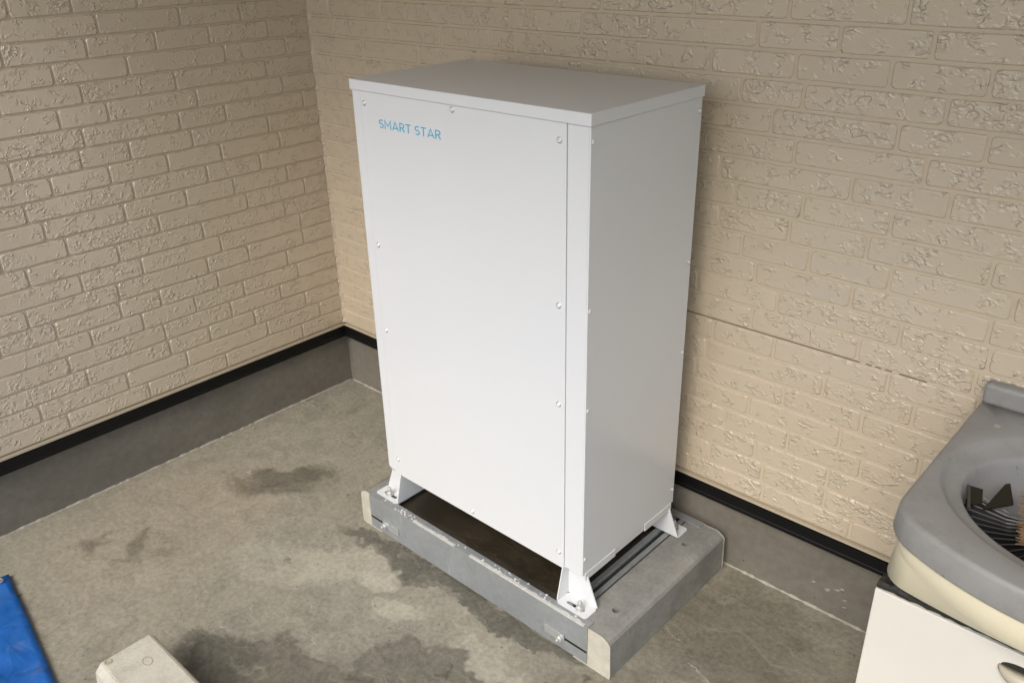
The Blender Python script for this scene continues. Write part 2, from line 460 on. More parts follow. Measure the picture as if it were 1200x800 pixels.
# joints read off the photograph (pixels), back wall then left wall
JB = []
for ox, oy, s, L_ in (
    (800, 0, 2.9625, [(35,30),(368,45),(785,50),(258,125),(543,150),(868,170),(95,215),(390,245),(718,275),(200,330),(415,350),(912,405),(305,430),(743,490),(385,540),(838,615),(130,580),(583,660),(930,700),(180,690),(415,715),(725,760)]),
    (940, 230, 3.3333, [(350,110),(250,210),(25,260),(340,335),(190,400),(380,550),(215,605),(335,720),(85,750)]),
    (780, 330, 2.857, [(372,70),(285,125),(785,190),(1080,175),(1165,90),(360,225),(135,230),(525,355),(390,390),(825,455),(275,420),(652,480),(195,465),(580,535),(405,540),(650,640),(145,575),(295,575),(540,650),(320,640)]),
    (360, 0, 5.0, [(122,50),(428,55),(825,85),(160,160),(480,170),(780,210),(1070,235),(320,270),(645,320),(145,360)])):
    JB += [(ox+u/s, oy+v/s) for u, v in L_]
JL = []
for ox, oy, s, L_ in (
    (0, 0, 2.857, [(25,30),(238,15),(460,10),(325,80),(603,60),(805,45),(290,160),(522,140),(702,120),(898,100),(8,200),(178,250),(428,220),(755,180),(958,155),(275,315),(588,270),(893,230),(362,375),(660,325),(948,285),(280,460),(603,410),(757,380),(1015,330),(435,500),(645,465),(900,415),(38,580),(565,555),(742,510),(938,470),(175,630),(370,590),(695,580),(873,540),(88,715),(448,640),(785,625),(963,580),(150,775),(418,710),(625,665),(828,665),(1020,620),(535,755),(955,695),(680,770),(1008,735)]),
    (0, 270, 2.76, [(155,10),(385,75),(90,150),(460,110),(805,70),(385,200),(672,105),(930,85),(90,290),(520,220),(705,155),(965,130),(183,330),(635,245),(790,185),(298,350),(465,300),(750,255),(910,205),(225,435),(535,330),(825,280),(990,225),(285,480),(680,330),(1035,250),(415,485),(605,405),(868,320),(135,600),(735,420),(980,325),(225,620),(485,515)])):
    JL += [(ox+u/s, oy+v/s) for u, v in L_]

def rows_from(pix, axis):
    rows = {}
    for u, v in pix:
        r = ray(u, v)
        if axis == 'y': t = (YW-.004-CAM.y)/r.y; p = CAM + r*t; a = p.x
        else: t = (XL+.004-CAM.x)/r.x; p = CAM + r*t; a = p.y
        rows.setdefault(math.floor((p.z-Z_ANCHOR)/PITCH_Z), []).append(a)
    return rows

def fill_row(known, a0, a1, rng):
    js = []
    for a in sorted(known):
        if a0+.08 < a < a1-.05 and (not js or a-js[-1] > .13): js.append(a)
    out = [a0]
    for b in js + [a1]:
        while b - out[-1] > .34:
            st = rng.uniform(.17, .29)
            if b - out[-1] - st < .12: st = (b-out[-1])/2
            out.append(out[-1]+st)
        out.append(b)
    return out

def build_wall(name, label, axis, a0, a1, joints):
    root = thing(name, (0, 0, 0), label, 'wall')
    rng = random.Random(11 if axis == 'y' else 23)
    JT = .0075 if axis == 'y' else .0055
    n0, n1 = -8, int(math.floor((CEIL-Z_ANCHOR)/PITCH_Z))
    known = rows_from(joints, axis)
    # siding boards, seven courses each, with real gaps between
    zs = [S1+.0095] + [Z_ANCHOR+k*7*PITCH_Z for k in range(0, 4)] + [CEIL]
    zs = [z for z in zs if z < CEIL] + [CEIL]
    for i in range(len(zs)-1):
        lo = zs[i] + (.0016 if axis == 'y' and abs(zs[i]-Z_ANCHOR) < .01 else 0); hi = zs[i+1] - (.0016 if axis == 'y' and abs(zs[i+1]-Z_ANCHOR) < .01 else 0)
        if i == len(zs)-2: hi = CEIL-.001
        if axis == 'y': box('siding_board', a0+.001, a1, YW, YW+.013, lo, hi, M['mortar'], root)
        else: box('siding_board', XL-.013, XL, a0, a1+.012, lo, hi, M['mortar'], root)
    # wall body behind
    if axis == 'y':
        box('wall_core', a0-.12, a1, YW+.0135, YW+.14, S0+.01, CEIL-.002, M['dark'], root)
        box('foundation', XC-.12, a1, YC, YC+.13, -.019, S0+.009, M['found'], root, label='grey rendered concrete footing')
        fl = [(YW-.012, S0), (YW-.012, S0+.010), (YW-.010, S0+.012), (YW-.010, S1-.006), (YW+.013, S1-.002), (YW+.015, S1-.002), (YW+.0155, S0)]
        bm = bmesh.new(); add_prism(bm, fl, 'x', XL-.015, a1); from_bm('drip_flashing', bm, M['black'], root, label='black metal drip strip')
        bm = bmesh.new(); add_prism(bm, [(YW-.009, S1-.002), (YW-.009, S1+.0062), (YW+.012, S1+.0066), (YW+.012, S1-.0015)], 'x', XL+.0095, a1); from_bm('starter_trim', bm, M['lip'], root)
    else:
        box('wall_core', XL-.14, XL-.0135, a0, a1+.0, S0+.01, CEIL-.002, M['dark'], root)
        box('foundation', XC-.13, XC, a0, YC-.0005, -.019, S0+.009, M['found'], root, label='grey rendered concrete footing')
        fl = [(XL+.012, S0), (XL+.012, S0+.010), (XL+.010, S0+.012), (XL+.010, S1-.006), (XL-.013, S1-.002), (XL-.015, S1-.002), (XL-.0155, S0)]
        bm = bmesh.new(); add_prism(bm, fl, 'y', a0, YW-.0122); from_bm('drip_flashing', bm, M['black'], root, label='black metal drip strip')
        bm = bmesh.new(); add_prism(bm, [(XL+.009, S1-.002), (XL+.009, S1+.0062), (XL-.012, S1+.0066), (XL-.012, S1-.0015)], 'y', a0, YW-.0092); from_bm('starter_trim', bm, M['lip'], root)
    cand = []
    for n in range(n0, n1+1):
        z0 = Z_ANCHOR + n*PITCH_Z + JT/2; z1 = min(Z_ANCHOR + (n+1)*PITCH_Z - JT/2, CEIL-.003)
        if z1 - z0 < .02: continue
        z0 = max(z0, S1+.012)
        js = fill_row(known.get(n, []), a0 + (.007 if axis == 'y' else -rng.uniform(0, .15)), a1 - (.007 if axis == 'x' else 0), rng)
        for p, q in zip(js[:-1], js[1:]):
            e0 = p + (JT/2 if p != js[0] else .001); e1 = q - (JT/2 if q != js[-1] else .001)
            c = (e0+e1)/2; zc = (z0+z1)/2
            pos = (c, YW, zc) if axis == 'y' else (XL, c, zc)
            u, v = camproj(pos)
            ends = [camproj((a, YW, zc) if axis == 'y' else (XL, a, zc)) for a in (e0, e1)]
            inside = any(-25 < s < 1225 and -25 < t_ < 825 for s, t_ in ends+[(u, v)])
            hidden = axis == 'y' and 450 < u < 790 and 110 < v < 600 and min(s for s, _ in ends) > 440 and max(s for s, _ in ends) < 800
            dist = (Vector(pos)-CAM).length
            cand.append(((0 if inside and not hidden else 1), dist, pos, e1-e0, z1-z0))
    cand.sort(key=lambda c: (c[0], c[1]))
    rest_v, rest_f, rest_n = [], [], []
    for i, (flag, dist, pos, L, H) in enumerate(cand):
        if flag == 0 and i < 300:
            o = bpy.data.objects.new('brick', brick_mesh(L, H)); C.objects.link(o); o.parent = root
            o.location = pos
            Lt = round(L, 2); o.scale = (L/Lt, 1, 1)
            if axis == 'x': o.rotation_euler = (0, 0, R(90))
        else:
            v, f = brick_geo(L, H, rng); k = len(rest_v); rest_n += [nn_ if axis == 'y' else (-nn_[1], nn_[0], nn_[2]) for nn_ in brick_normals(v)]
            if axis == 'y': rest_v += [(pos[0]+a, pos[1]+b, pos[2]+c) for a, b, c in v]
            else: rest_v += [(pos[0]-b, pos[1]+a, pos[2]+c) for a, b, c in v]
            rest_f += [tuple(k+i_ for i_ in ff) for ff in f]
    me = bpy.data.meshes.new('brick_field'); me.from_pydata(rest_v, [], rest_f); me.polygons.foreach_set('use_smooth', [True]*len(rest_f)); me.normals_split_custom_set_from_vertices(rest_n)
    o = link('brick_field', me, M['brick'], root); o['kind'] = 'stuff'
    return root

bw = build_wall('back_wall', 'beige brick-pattern siding wall behind the white cabinet and the washstand', 'y', XL, RIGHT, JB)
lw = build_wall('left_wall', 'beige brick-pattern siding wall left of the cabinet, above bare floor and blue tarpaulin', 'x', -2.4, YW, JL)
# caulked stretches of the open board joint on the back wall
bm = bmesh.new()
for x0, x1 in ((XL+.01,.50),(1.177,1.190),(1.205,1.213),(1.228,1.236),(1.252,1.268),(1.330,2.6)):
    add_box(bm, x0, x1, YW+.0002, YW+.0025, Z_ANCHOR-.0017, Z_ANCHOR+.0017)
from_bm('joint_caulk', bm, M['mortar'], bw)
box('joint_shade_strip', XL+.002, RIGHT-.002, YW+.003, YW+.012, Z_ANCHOR-.00155, Z_ANCHOR+.00155, M['dark'], bw)  # dark strip painting the shade inside the open board joint
bm = bmesh.new(); rg = random.Random(2); prev = None
for i in range(260):
    z = S1+.010+i*.008; w_ = .0075*rg.uniform(.75, 1.25)
    rr = [bm.verts.new(q) for q in ((XL, YW-w_-.004, z), (XL+w_*.75, YW-w_*.75-.003, z), (XL+w_+.004, YW, z), (XL, YW, z))]
    if prev:
        for k in range(4): bm.faces.new((prev[k], prev[(k+1) % 4], rr[(k+1) % 4], rr[k]))
    prev = rr
from_bm('corner_sealant', bm, M['mortar'], bw)
# pale mortar bead where footing meets floor
def bead(name, pts, r, parent, rng):
    bm = bmesh.new(); prev = None
    for p in pts:
        rr = r*rng.uniform(.35, 1.5); ring = [bm.verts.new((p[0]+q[0]*rr, p[1]+q[1]*rr, p[2]+q[2]*rr)) for q in p[3]]
        if prev:
            for i in range(len(ring)): bm.faces.new((prev[i], prev[(i+1) % len(ring)], ring[(i+1) % len(ring)], ring[i]))
        prev = ring
    from_bm(name, bm, M['seal'], parent)
rg = random.Random(3)
secY = [(0, .3, -.3), (0, .3, 1.2), (0, -.5, .8), (0, -1.1, 0), (0, -1.1, -.3)]
secX = [(-.3, 0, -.3), (-.3, 0, 1.2), (.5, 0, .8), (1.1, 0, 0), (1.1, 0, -.3)]
bead('mortar_bead', [(XC+.01+i*.012, YC, 0, secY) for i in range(260)], .0045, bw, rg)
bead('mortar_bead', [(XC, YC-.004-i*.012, 0, secX) for i in range(230)], .004, lw, rg)

# dried cement splashes on the footing beside the washstand
rg = random.Random(12); bm = bmesh.new()
for i in range(7):
    x = rg.gauss(1.25, .04); z = abs(rg.gauss(.07, .035)); r = rg.uniform(.0012, .0045)*(1.5 if i % 9 == 0 else 1)
    if z > .2: continue
    ax = rg.uniform(.4, 1.1)
    P = [(x+r*rg.uniform(.5, 1.6)*math.cos(a)*2.2, YC-.0004, z+r*rg.uniform(.4, 1.2)*math.sin(a)+r*math.cos(a)*ax) for a in (R(k*45) for k in range(8))]
    c = bm.verts.new((x, YC-.0016, z)); V = [bm.verts.new(p) for p in P]
    for k in range(8): bm.faces.new((c, V[k], V[(k+1) % 8]))
o = from_bm('cement_splash', bm, M['seal'], bw); o['kind'] = 'stuff'
# ------------------------------------------------------------------ mounting base: two precast blocks and galvanised channels
BX0, BX1, BY0, BY1 = -.0915, .8885, -.051, .503
base = thing('mounting_base', ((BX0+BX1)/2, (BY0+BY1)/2, 0), 'grey precast concrete blocks joined by galvanised channel under the tall white cabinet', 'base')

def cut_holes(o, holes, depth):
    cb = bmesh.new()
    for x, y, r in holes: lathe(cb, [(r, -depth), (r, .05)], (x, y, PZ), n=20)
    cm = bpy.data.meshes.new('cutter'); bmesh.ops.recalc_face_normals(cb, faces=cb.faces); cb.to_mesh(cm); cb.free()
    co = bpy.data.objects.new('cutter', cm); C.objects.link(co)
    md = o.modifiers.new('holes', 'BOOLEAN'); md.object = co; md.operation = 'DIFFERENCE'; md.solver = 'EXACT'
    loc = o.location.copy(); par = o.parent; o.parent = None; o.location = (0, 0, 0)
    dg = bpy.context.evaluated_depsgraph_get(); me = bpy.data.meshes.new_from_object(o.evaluated_get(dg))
    o.modifiers.clear(); o.data = me; o.parent = par; o.location = loc
    bpy.data.objects.remove(co)

def make_block(x_in, x_out, holes):
    s = 1 if x_out > x_in else -1
    ch = .020
    prof = [(x_in, .0), (x_out+.002*s, .0), (x_out+.002*s, .012), (x_out-.001*s, PZ-.017), (x_out-.006*s, PZ-.009), (x_out-ch*s, PZ-.0015), (x_out-ch*s-.006*s, PZ), (x_in, PZ)]
    bm = bmesh.new(); add_prism(bm, prof, 'y', BY0, BY1)
    ends = [f for f in bm.faces if abs(f.normal.y) > .9 or len(f.verts) > 4]
    bm.normal_update()
    es = [e for e in bm.edges if abs(abs(e.verts[0].co.y - e.verts[1].co.y)) < 1e-6 and e.verts[0].co.z + e.verts[1].co.z > .01]
    bmesh.ops.bevel(bm, geom=es, offset=.003, segments=1, affect='EDGES')
    bm.normal_update()
    for f in bm.faces:
        if abs(f.normal.y) > .9 and f.calc_center_median().y < 0: f.material_index = 1
    bmesh.ops.subdivide_edges(bm, edges=[e for e in bm.edges if abs(e.verts[0].co.y-e.verts[1].co.y) > .3], cuts=1)
    o = from_bm('concrete_block', bm, [M['block'], M['cream']], base)
    cut_holes(o, holes, .05)
    return o
make_block(.774, BX1, [(.834, .048, .0095), (.827, .391, .0095)])
make_block(-.003, BX0, [(-.055, .048, .0095), (-.055, .391, .0095)])
def rail(x0, x1):
    bm = bmesh.new(); t_ = .0028
    zt = PZ - .001
    w = x1-x0
    loop = [(x0, .03), (x1, .03), (x1, zt), (x1-w*.30, zt), (x1-w*.30, zt-.010), (x1-w*.30-t_, zt-.010), (x1-w*.30-t_, zt-t_), (x1-t_, zt-t_), (x1-t_, .03+t_), (x0+t_, .03+t_), (x0+t_, zt-t_), (x0+w*.30+t_, zt-t_), (x0+w*.30+t_, zt-.010), (x0+w*.30, zt-.010), (x0+w*.30, zt), (x0, zt)]
    add_prism(bm, loop, 'y', BY0+.032, BY1-.01)
    return from_bm('strut_rail', bm, M['galv'], base)
rail(.722, .7675); rail(.0035, .049)
box('gap_shade_fill', .7685, .7735, BY0+.02, BY1-.02, .0, .085, M['dark'], base)  # dark fill painting the shade in the gap between rail and block
box('gap_shade_fill', -.0025, .0030, BY0+.02, BY1-.02, .0, .085, M['dark'], base)
# front and rear channels
def channel(y_face, sgn):
    t_ = .0032; yb = y_face + sgn*.028; zt = PZ+.003; zb = .008
    loop = [(y_face, zb), (y_face, zt), (yb, zt), (yb, zt-t_), (y_face+sgn*t_, zt-t_), (y_face+sgn*t_, zb+t_), (y_face+sgn*.002+sgn*t_, zb+t_), (y_face+sgn*.002+sgn*t_, zb)]
    bm = bmesh.new(); add_prism(bm, loop, 'x', -.046, .8205)
    es = [e for e in bm.edges if abs(e.verts[0].co.x-e.verts[1].co.x) > .5]
    bmesh.ops.bevel(bm, geom=es, offset=.0012, segments=2, affect='EDGES')
    return from_bm('steel_channel', bm, M['galv'], base, label='dull galvanised steel channel with drips')
ch1 = channel(BY0-.0042, 1); channel(BY1+.0042, -1)
for x0, x1, bx in ((-.046, .016, .030), (.744, .8208, .737)):
    box('slot', x0 if x0 > 0 else -.043, x1, BY0-.0052, BY0-.0043, .045, .0515, M['dark'], ch1)
for bx, px0, px1 in ((.030, .020, .090), (.738, .682, .748)):
    p = box('clamp_plate', px0, px1, BY0-.0085, BY0-.0045, .036, .062, M['bright'], ch1, bev=.001)
    bm = bmesh.new(); lathe(bm, [(.0135, 0), (.0135, .0015), (.0095, .0015), (.0098, .009), (.0085, .0105), (.0045, .0105), (.0045, .017), (.0035, .018)], (bx, BY0-.0085, .049), (0, -1, 0), 12)
    from_bm('bolt', bm, M['bright'], p)
# cement spatter, plus pale strips painting the highlight along the top flange
rg = random.Random(9); bm = bmesh.new()
for cx, n in ((.12, 26), (.55, 30), (.30, 8), (.66, 10)):
    for i in range(n):
        x = cx+rg.gauss(0, .045); y = BY0-.0042+rg.uniform(.001, .026); r = rg.uniform(.001, .0045)
        lathe(bm, [(r, 0), (r*.7, r*.35), (0, r*.5)], (x, y, PZ+.003), n=7)
for xa, xb in ((.16, .34), (.40, .815)):
    prev = None; x = xa
    while x < xb:
        q = [bm.verts.new(v) for v in ((x, BY0-.0046, PZ+.0010), (x, BY0-.0046, PZ+.0038), (x, BY0-.0042+rg.uniform(.003, .013), PZ+.0038), (x, BY0+.006, PZ+.0031))]
        if prev:
            for k in range(3): bm.faces.new((prev[k], prev[k+1], q[k+1], q[k]))
        prev = q; x += rg.uniform(.004, .012)
o = from_bm('cement_and_highlight', bm, M['cement'], base); o['kind'] = 'stuff'
# dark sheet between the rails
bm = bmesh.new(); rg = random.Random(5); nx, ny = 24, 14
x0, x1, y0, y1 = .0505, .7205, BY0+.028, BY1-.03
vs = [[bm.verts.new((x0+(x1-x0)*i/nx, y0+(y1-y0)*j/ny, PZ-.014+.003*math.sin(i*.9+j*.4)*math.sin(j*.8)+rg.uniform(-.0012, .0012))) for i in range(nx+1)] for j in range(ny+1)]
for j in range(ny):
    for i in range(nx): bm.faces.new((vs[j][i], vs[j][i+1], vs[j+1][i+1], vs[j+1][i]))
g = bmesh.ops.extrude_face_region(bm, geom=bm.faces[:])
bmesh.ops.translate(bm, verts=[v for v in g['geom'] if isinstance(v, bmesh.types.BMVert)], vec=(0, 0, -.006))
from_bm('cover_sheet', bm, M['deck'], base, smooth=True, label='dark brown crumpled cover sheet')

# ------------------------------------------------------------------ the white cabinet
cab = thing('storage_cabinet', (W/2, D/2, PZ), 'tall white metal cabinet with blue lettering, bolted on a concrete base', 'cabinet')
# body: shell with the corner posts, slightly recessed behind the panels
box('body', .003, W-.003, .004, D-.001, ZB-.002, ZT-.026, M['white'], cab)
box('corner_post', .0032, .032, 0, .035, ZB-.004, ZT-.0268, M['white'], cab, bev=.0012)
box('corner_post', .7015, W-.0032, 0, .035, ZB-.004, ZT-.0268, M['white'], cab, bev=.0012)
fp = box('front_panel', .0335, .6995, -.0012, .004, ZB-.011, ZT-.0268, M['white'], cab, bev=.0008)
box('side_panel', W-.003, W+.0008, .0004, D, ZB-.002, ZT-.0268, M['white'], cab, bev=.0006)
box('side_panel', -.0008, .003, .0004, D, ZB-.002, ZT-.0268, M['white'], cab, bev=.0006)
box('back_panel', .004, W-.004, D-.0009, D+.0012, ZB, ZT-.027, M['white'], cab)
# lid with a turned-down rim
bm = bmesh.new()
add_box(bm, -.004, W+.004, -.0045, D+.004, ZT-.0262, ZT, .0022, 3)
from_bm('lid', bm, M['white'], cab)
# base frame under the body
box('base_frame', .004, W-.0025, .020, D-.006, ZB-.024, ZB-.0025, M['white'], cab)

scr_me = None
def screw(loc, axis, parent):
    global scr_me
    if scr_me is None:
        bm = bmesh.new(); lathe(bm, [(.0072, 0), (.0072, .0006), (.0054, .0007), (.0052, .0016), (.0040, .0028), (.0018, .0032), (.0014, .0024), (0, .0023)], (0, 0, 0), (0, 0, 1), 14)
        for f in bm.faces: f.smooth = True
        scr_me = bpy.data.meshes.new('screw'); bm.to_mesh(scr_me); bm.free(); scr_me.materials.append(M['screw']); scr_me.materials.append(M['zinc_shade'])
        for f in scr_me.polygons: f.material_index = 1 if max((scr_me.vertices[i].co.x**2+scr_me.vertices[i].co.y**2)**.5 for i in f.vertices) > .0070 else 0  # darker outer ring paints the shadow crescent round the screw head
    o = bpy.data.objects.new('screw', scr_me); C.objects.link(o); o.parent = parent
    off = Vector((0, 0, 0)); b = parent
    while b is not None: off += b.location; b = b.parent
    o.location = Vector(loc) - off
    o.rotation_euler = Vector(axis).to_track_quat('Z', 'Y').to_euler()
    return o
for p in ((.046,1.331),(.0495,.958),(.0495,.705),(.049,.272),(.365,1.350),(.366,.236),(.681,1.324),(.680,.955),(.681,.702),(.683,.264)):
    screw((p[0], -.0012, p[1]), (0, -1, 0), fp)
for z in (1.329, .960, .709, .275):
    screw((W, .0085, z), (1, 0, 0), cab); screw((W+.0008, .408, z), (1, 0, 0), cab)
    screw((0, .0085, z), (-1, 0, 0), cab); screw((-.0008, .408, z), (-1, 0, 0), cab)
# lettering on the front panel
def arc(cx, cy, rx, ry, a0, a1, n=16): return [(cx+rx*math.cos(R(a0+(a1-a0)*i/n)), cy+ry*math.sin(R(a0+(a1-a0)*i/n))) for i in range(n+1)]
SW = .125; hs_ = SW/2
GLYPH = {'S': (.60, [arc(.30, .745-hs_/2, .235, .255-hs_/2, 32, 268, 18) + arc(.30, .25+hs_/2, .24, .255-hs_/2, 88, -145, 18)]),
         'M': (.86, [[(hs_, 0), (hs_, 1), (.43, .34), (.86-hs_, 1), (.86-hs_, 0)]]),
         'A': (.80, [[(.03, 0), (.40, .96), (.77, 0)], [(.15, .27), (.65, .27)]]),
         'R': (.64, [[(hs_, 0), (hs_, 1-hs_), (.34, 1-hs_)] + arc(.34, .70, .225, .30-hs_, 90, -90, 12)[1:] + [(hs_, .46-hs_*.3)], [(.36, .42), (.60, 0)]]),
         'T': (.66, [[(0, 1-hs_), (.66, 1-hs_)], [(.33, 1-hs_), (.33, 0)]])}
TX0, TX1, TZ0, TZ1 = .0985, .3225, 1.2765, 1.2978
cur = 0; strokes = []
for ch_ in 'SMART STAR':
    if ch_ == ' ': cur += .34; continue
    wd, ss = GLYPH[ch_]
    strokes += [[(x+cur, y) for x, y in st_] for st_ in ss]; cur += wd+.14
tot = cur-.14; bm = bmesh.new(); lay = 0
for st_ in strokes:
    lay = (lay+1) % 5
    L_, R_ = [], []
    for i, p in enumerate(st_):
        d0 = Vector(p)-Vector(st_[i-1]) if i else Vector(st_[1])-Vector(p)
        d1 = Vector(st_[i+1])-Vector(p) if i < len(st_)-1 else d0
        d0, d1 = d0.normalized(), d1.normalized(); t_ = (d0+d1)
        t_ = t_.normalized() if t_.length > .01 else d0
        nrm = Vector((-t_.y, t_.x)); k = min(1.7, 1/max(.3, nrm.dot(Vector((-d0.y, d0.x)))))
        L_.append(Vector(p)+nrm*hs_*k); R_.append(Vector(p)-nrm*hs_*k)
    w3 = lambda q, y: bm.verts.new((TX0+q.x/tot*(TX1-TX0), y, TZ0+q.y*(TZ1-TZ0)))
    y_ = -.00150-lay*.00002
    VL, VR = [w3(q, y_) for q in L_], [w3(q, y_) for q in R_]; BL, BR = [w3(q, -.00118) for q in L_], [w3(q, -.00118) for q in R_]
    for i in range(len(st_)-1):
        bm.faces.new((VL[i], VR[i], VR[i+1], VL[i+1])); bm.faces.new((VL[i], VL[i+1], BL[i+1], BL[i])); bm.faces.new((VR[i], BR[i], BR[i+1], VR[i+1]))
from_bm('lettering', bm, M['blue'], fp)

# legs: bent sheet steel brackets with slotted foot, one per corner
def make_leg(sx, sy):
    X = lambda a: a if sx < 0 else W-a          # a: distance in from the outer side
    Y = lambda b: b if sy < 0 else D-b          # b: distance in from front/back
    root_off = cab
    T = .003; zf = PZ+.0035; zt = ZB-.0035
    bm = bmesh.new()
    # upright face (x-z plane), flaring outward at the foot
    add_prism(bm, [(X(-.0375), zf), (X(.0585), zf), (X(.0585), zt), (X(.004), zt), (X(-.004), zt-.012)], 'y', Y(.0175), Y(.0175+T))
    o = from_bm('leg', bm, M['white'], cab)
    # inner flange (y-z plane)
    bm = bmesh.new(); add_prism(bm, [(Y(-.027), PZ+.001), (Y(-.027), PZ+.012), (Y(-.006), zt), (Y(.150), zt), (Y(.150), zt-.018), (Y(.115), PZ+.004), (Y(.115), PZ+.001)], 'x', X(.0586), X(.0586+T))
    from_bm('flange', bm, M['white'], o)
    # foot plate with slot
    xa, xb = sorted((X(-.0385), X(.0584))); ya, yb = sorted((Y(-.034), Y(.0174)))
    bm = bmesh.new(); add_plate(bm, rrect(xa, xb, ya, yb, .009), [slot((xa+xb)/2, Y(-.012), .022, .0062)], PZ+.0005, PZ+.004)
    from_bm('foot_plate', bm, M['white'], o)
    # side tab under the side panel
    xa, xb = sorted((X(-.0025), X(.0005))); ya, yb = sorted((Y(.010), Y(.140)))
    box('side_tab', xa, xb, ya, yb, zt-.020, zt+.003, M['white'], o, bev=.0006)
    # anchor bolt
    bx, by = X(-.004 if sx > 0 else .006), Y(-.0125)
    bm = bmesh.new(); lathe(bm, [(.0125, 0), (.0125, .0018)], (bx, by, PZ+.0041), n=20)
    lathe(bm, [(.0100, .0018), (.0100, .0100), (.0088, .0112), (.0066, .0112), (.0068, .0165), (.0058, .022), (.0030, .0265), (0, .0275)], (bx, by, PZ+.0041), n=6 if False else 12)
    from_bm('anchor_bolt', bm, M['bright'], o)
    return o
for sx in (-1, 1):
    for sy in (-1, 1): make_leg(sx, sy)

# ------------------------------------------------------------------ washstand on the right
VX0, VX1 = 1.4475, 2.0425; VC = (VX0+VX1)/2; VYB = YW-.009; VZ = .787
van = thing('washstand', (VC, .24, 0), 'old washstand with grey basin top and white doors in the right foreground', 'washstand')
def outline(inset=0.0, bow=1.0, n=96):
    """plan outline of the basin top, counter-clockwise from the back-left corner"""
    pts = []
    x0, x1 = VX0+inset, VX1-inset; half = (x1-x0)/2
    def front(x):
        s = (x-VC)/half
        return -.012 + inset - bow*.088*(1-abs(s)**2.2)
    r = .045
    k = 10
    for i in range(k+1): pts.append((x0, VYB+(front(x0)+r-VYB)*i/k))
    m = 44
    for i in range(1, m):
        s = i/m; x = VC - half*math.cos(math.pi*s)
        # superellipse-like rounding at the two ends
        y = front(x); e = min(x-x0, x1-x)
        if e < r: y += r*(1-math.sqrt(max(0, 1-(1-e/r)**2)))
        pts.append((x, y))
    for i in range(k+1): pts.append((x1, front(x1)+r+(VYB-front(x1)-r)*i/k))
    q = 12
    for i in range(1, q): pts.append((x1+(x0-x1)*i/q, VYB))
    return pts
def ring_to(outl, cx, cy, rx, ry, f, z):
    res = []
    for x, y in outl:
        a = math.atan2((y-cy)/ry, (x-cx)/rx)
        ex, ey = cx+rx*math.cos(a), cy+ry*math.sin(a)
        res.append((x+(ex-x)*f, y+(ey-y)*f, z))
    return res
def loft(bm, rings, cap_last=True, cap_first=False):
    V = [[bm.verts.new(p) for p in r_] for r_ in rings]; n = len(V[0])
    for a, b in zip(V[:-1], V[1:]):
        for i in range(n): bm.faces.new((a[i], a[(i+1) % n], b[(i+1) % n], b[i]))
    if cap_last: bm.faces.new(V[-1])
    if cap_first: bm.faces.new(V[0][::-1])
o0 = outline()
BCY = .205
rings = [[(x, y, VZ-.054) for x, y in outline(.016)], [(x, y, VZ-.055) for x, y in outline(.004)], [(x, y, VZ-.054) for x, y in outline(.0015)], [(x, y, VZ-.050) for x, y in outline(.0)],
         [(x, y, VZ-.010) for x, y in outline(.003)], [(x, y, VZ-.0055) for x, y in outline(.004)], [(x, y, VZ-.002) for x, y in outline(.0065)], [(x, y, VZ-.0003) for x, y in outline(.009)], [(x, y, VZ) for x, y in outline(.012)]]
def ell(rx, ry, z, cy=BCY): return ring_to(o0, VC, cy, rx, ry, 1.0, z)
rings += [[(a[0]*.5+b[0]*.5, a[1]*.5+b[1]*.5, VZ) for a, b in zip(rings[-1], ell(.279, .252, VZ))]]
rings += [ell(.277, .250, VZ), ell(.273, .244, VZ-.003), ell(.267, .236, VZ-.010), ell(.262, .228, VZ-.016), ell(.246, .210, VZ-.021), ell(.238, .202, VZ-.024), ell(.235, .199, VZ-.028), ell(.232, .196, VZ-.040),
          ell(.222, .185, VZ-.085), ell(.200, .165, VZ-.125), ell(.15, .12, VZ-.148), ell(.06, .05, VZ-.156), ell(.02, .018, VZ-.158)]
bm = bmesh.new(); loft(bm, rings)
top = from_bm('basin_top', bm, M['resin'], van, smooth=True)
box('back_lip', VX0+.004, VX1-.004, VYB-.030, VYB+.002, VZ-.003, VZ+.046, M['resin'], van, bev=.010, seg=4)
for f in van.children[-1].data.polygons: f.use_smooth = True
bm = bmesh.new(); lathe(bm, [(.020, 0), (.020, .003), (.015, .004), (.013, .001), (0, .001)], (VC, BCY, VZ-.158), n=24); from_bm('drain', bm, M['zinc_shade'], top)
bm = bmesh.new(); lathe(bm, [(.006, 0), (.006, .001), (.0045, .0015), (0, .0015)], (VX0+.060, BCY+.190, VZ), n=14); from_bm('plug_cap', bm, M['handle'], top)
# ivory apron
def crease(x): return .006*(1-((x-VC)/.3)**2)
ap = [[(x, y, VZ-.0545) for x, y in outline(.008)], [(x, y, VZ-.066-.016*(1-((x-VC)/.3)**2)) for x, y in outline(.007)],
      [(x, y, VZ-.080-.036*(1-((x-VC)/.3)**2)) for x, y in outline(.010, .93)],
      [(x, y, VZ-.084-.040*(1-((x-VC)/.3)**2)) for x, y in outline(.010, .86)], [(x, y, VZ-.158) for x, y in outline(.005, .30)], [(x, y, VZ-.163) for x, y in outline(.010, .30)]]
bm = bmesh.new(); loft(bm, ap, cap_last=False); apron = from_bm('apron', bm, M['ivory'], van, smooth=True, label='yellowed ivory plastic apron')
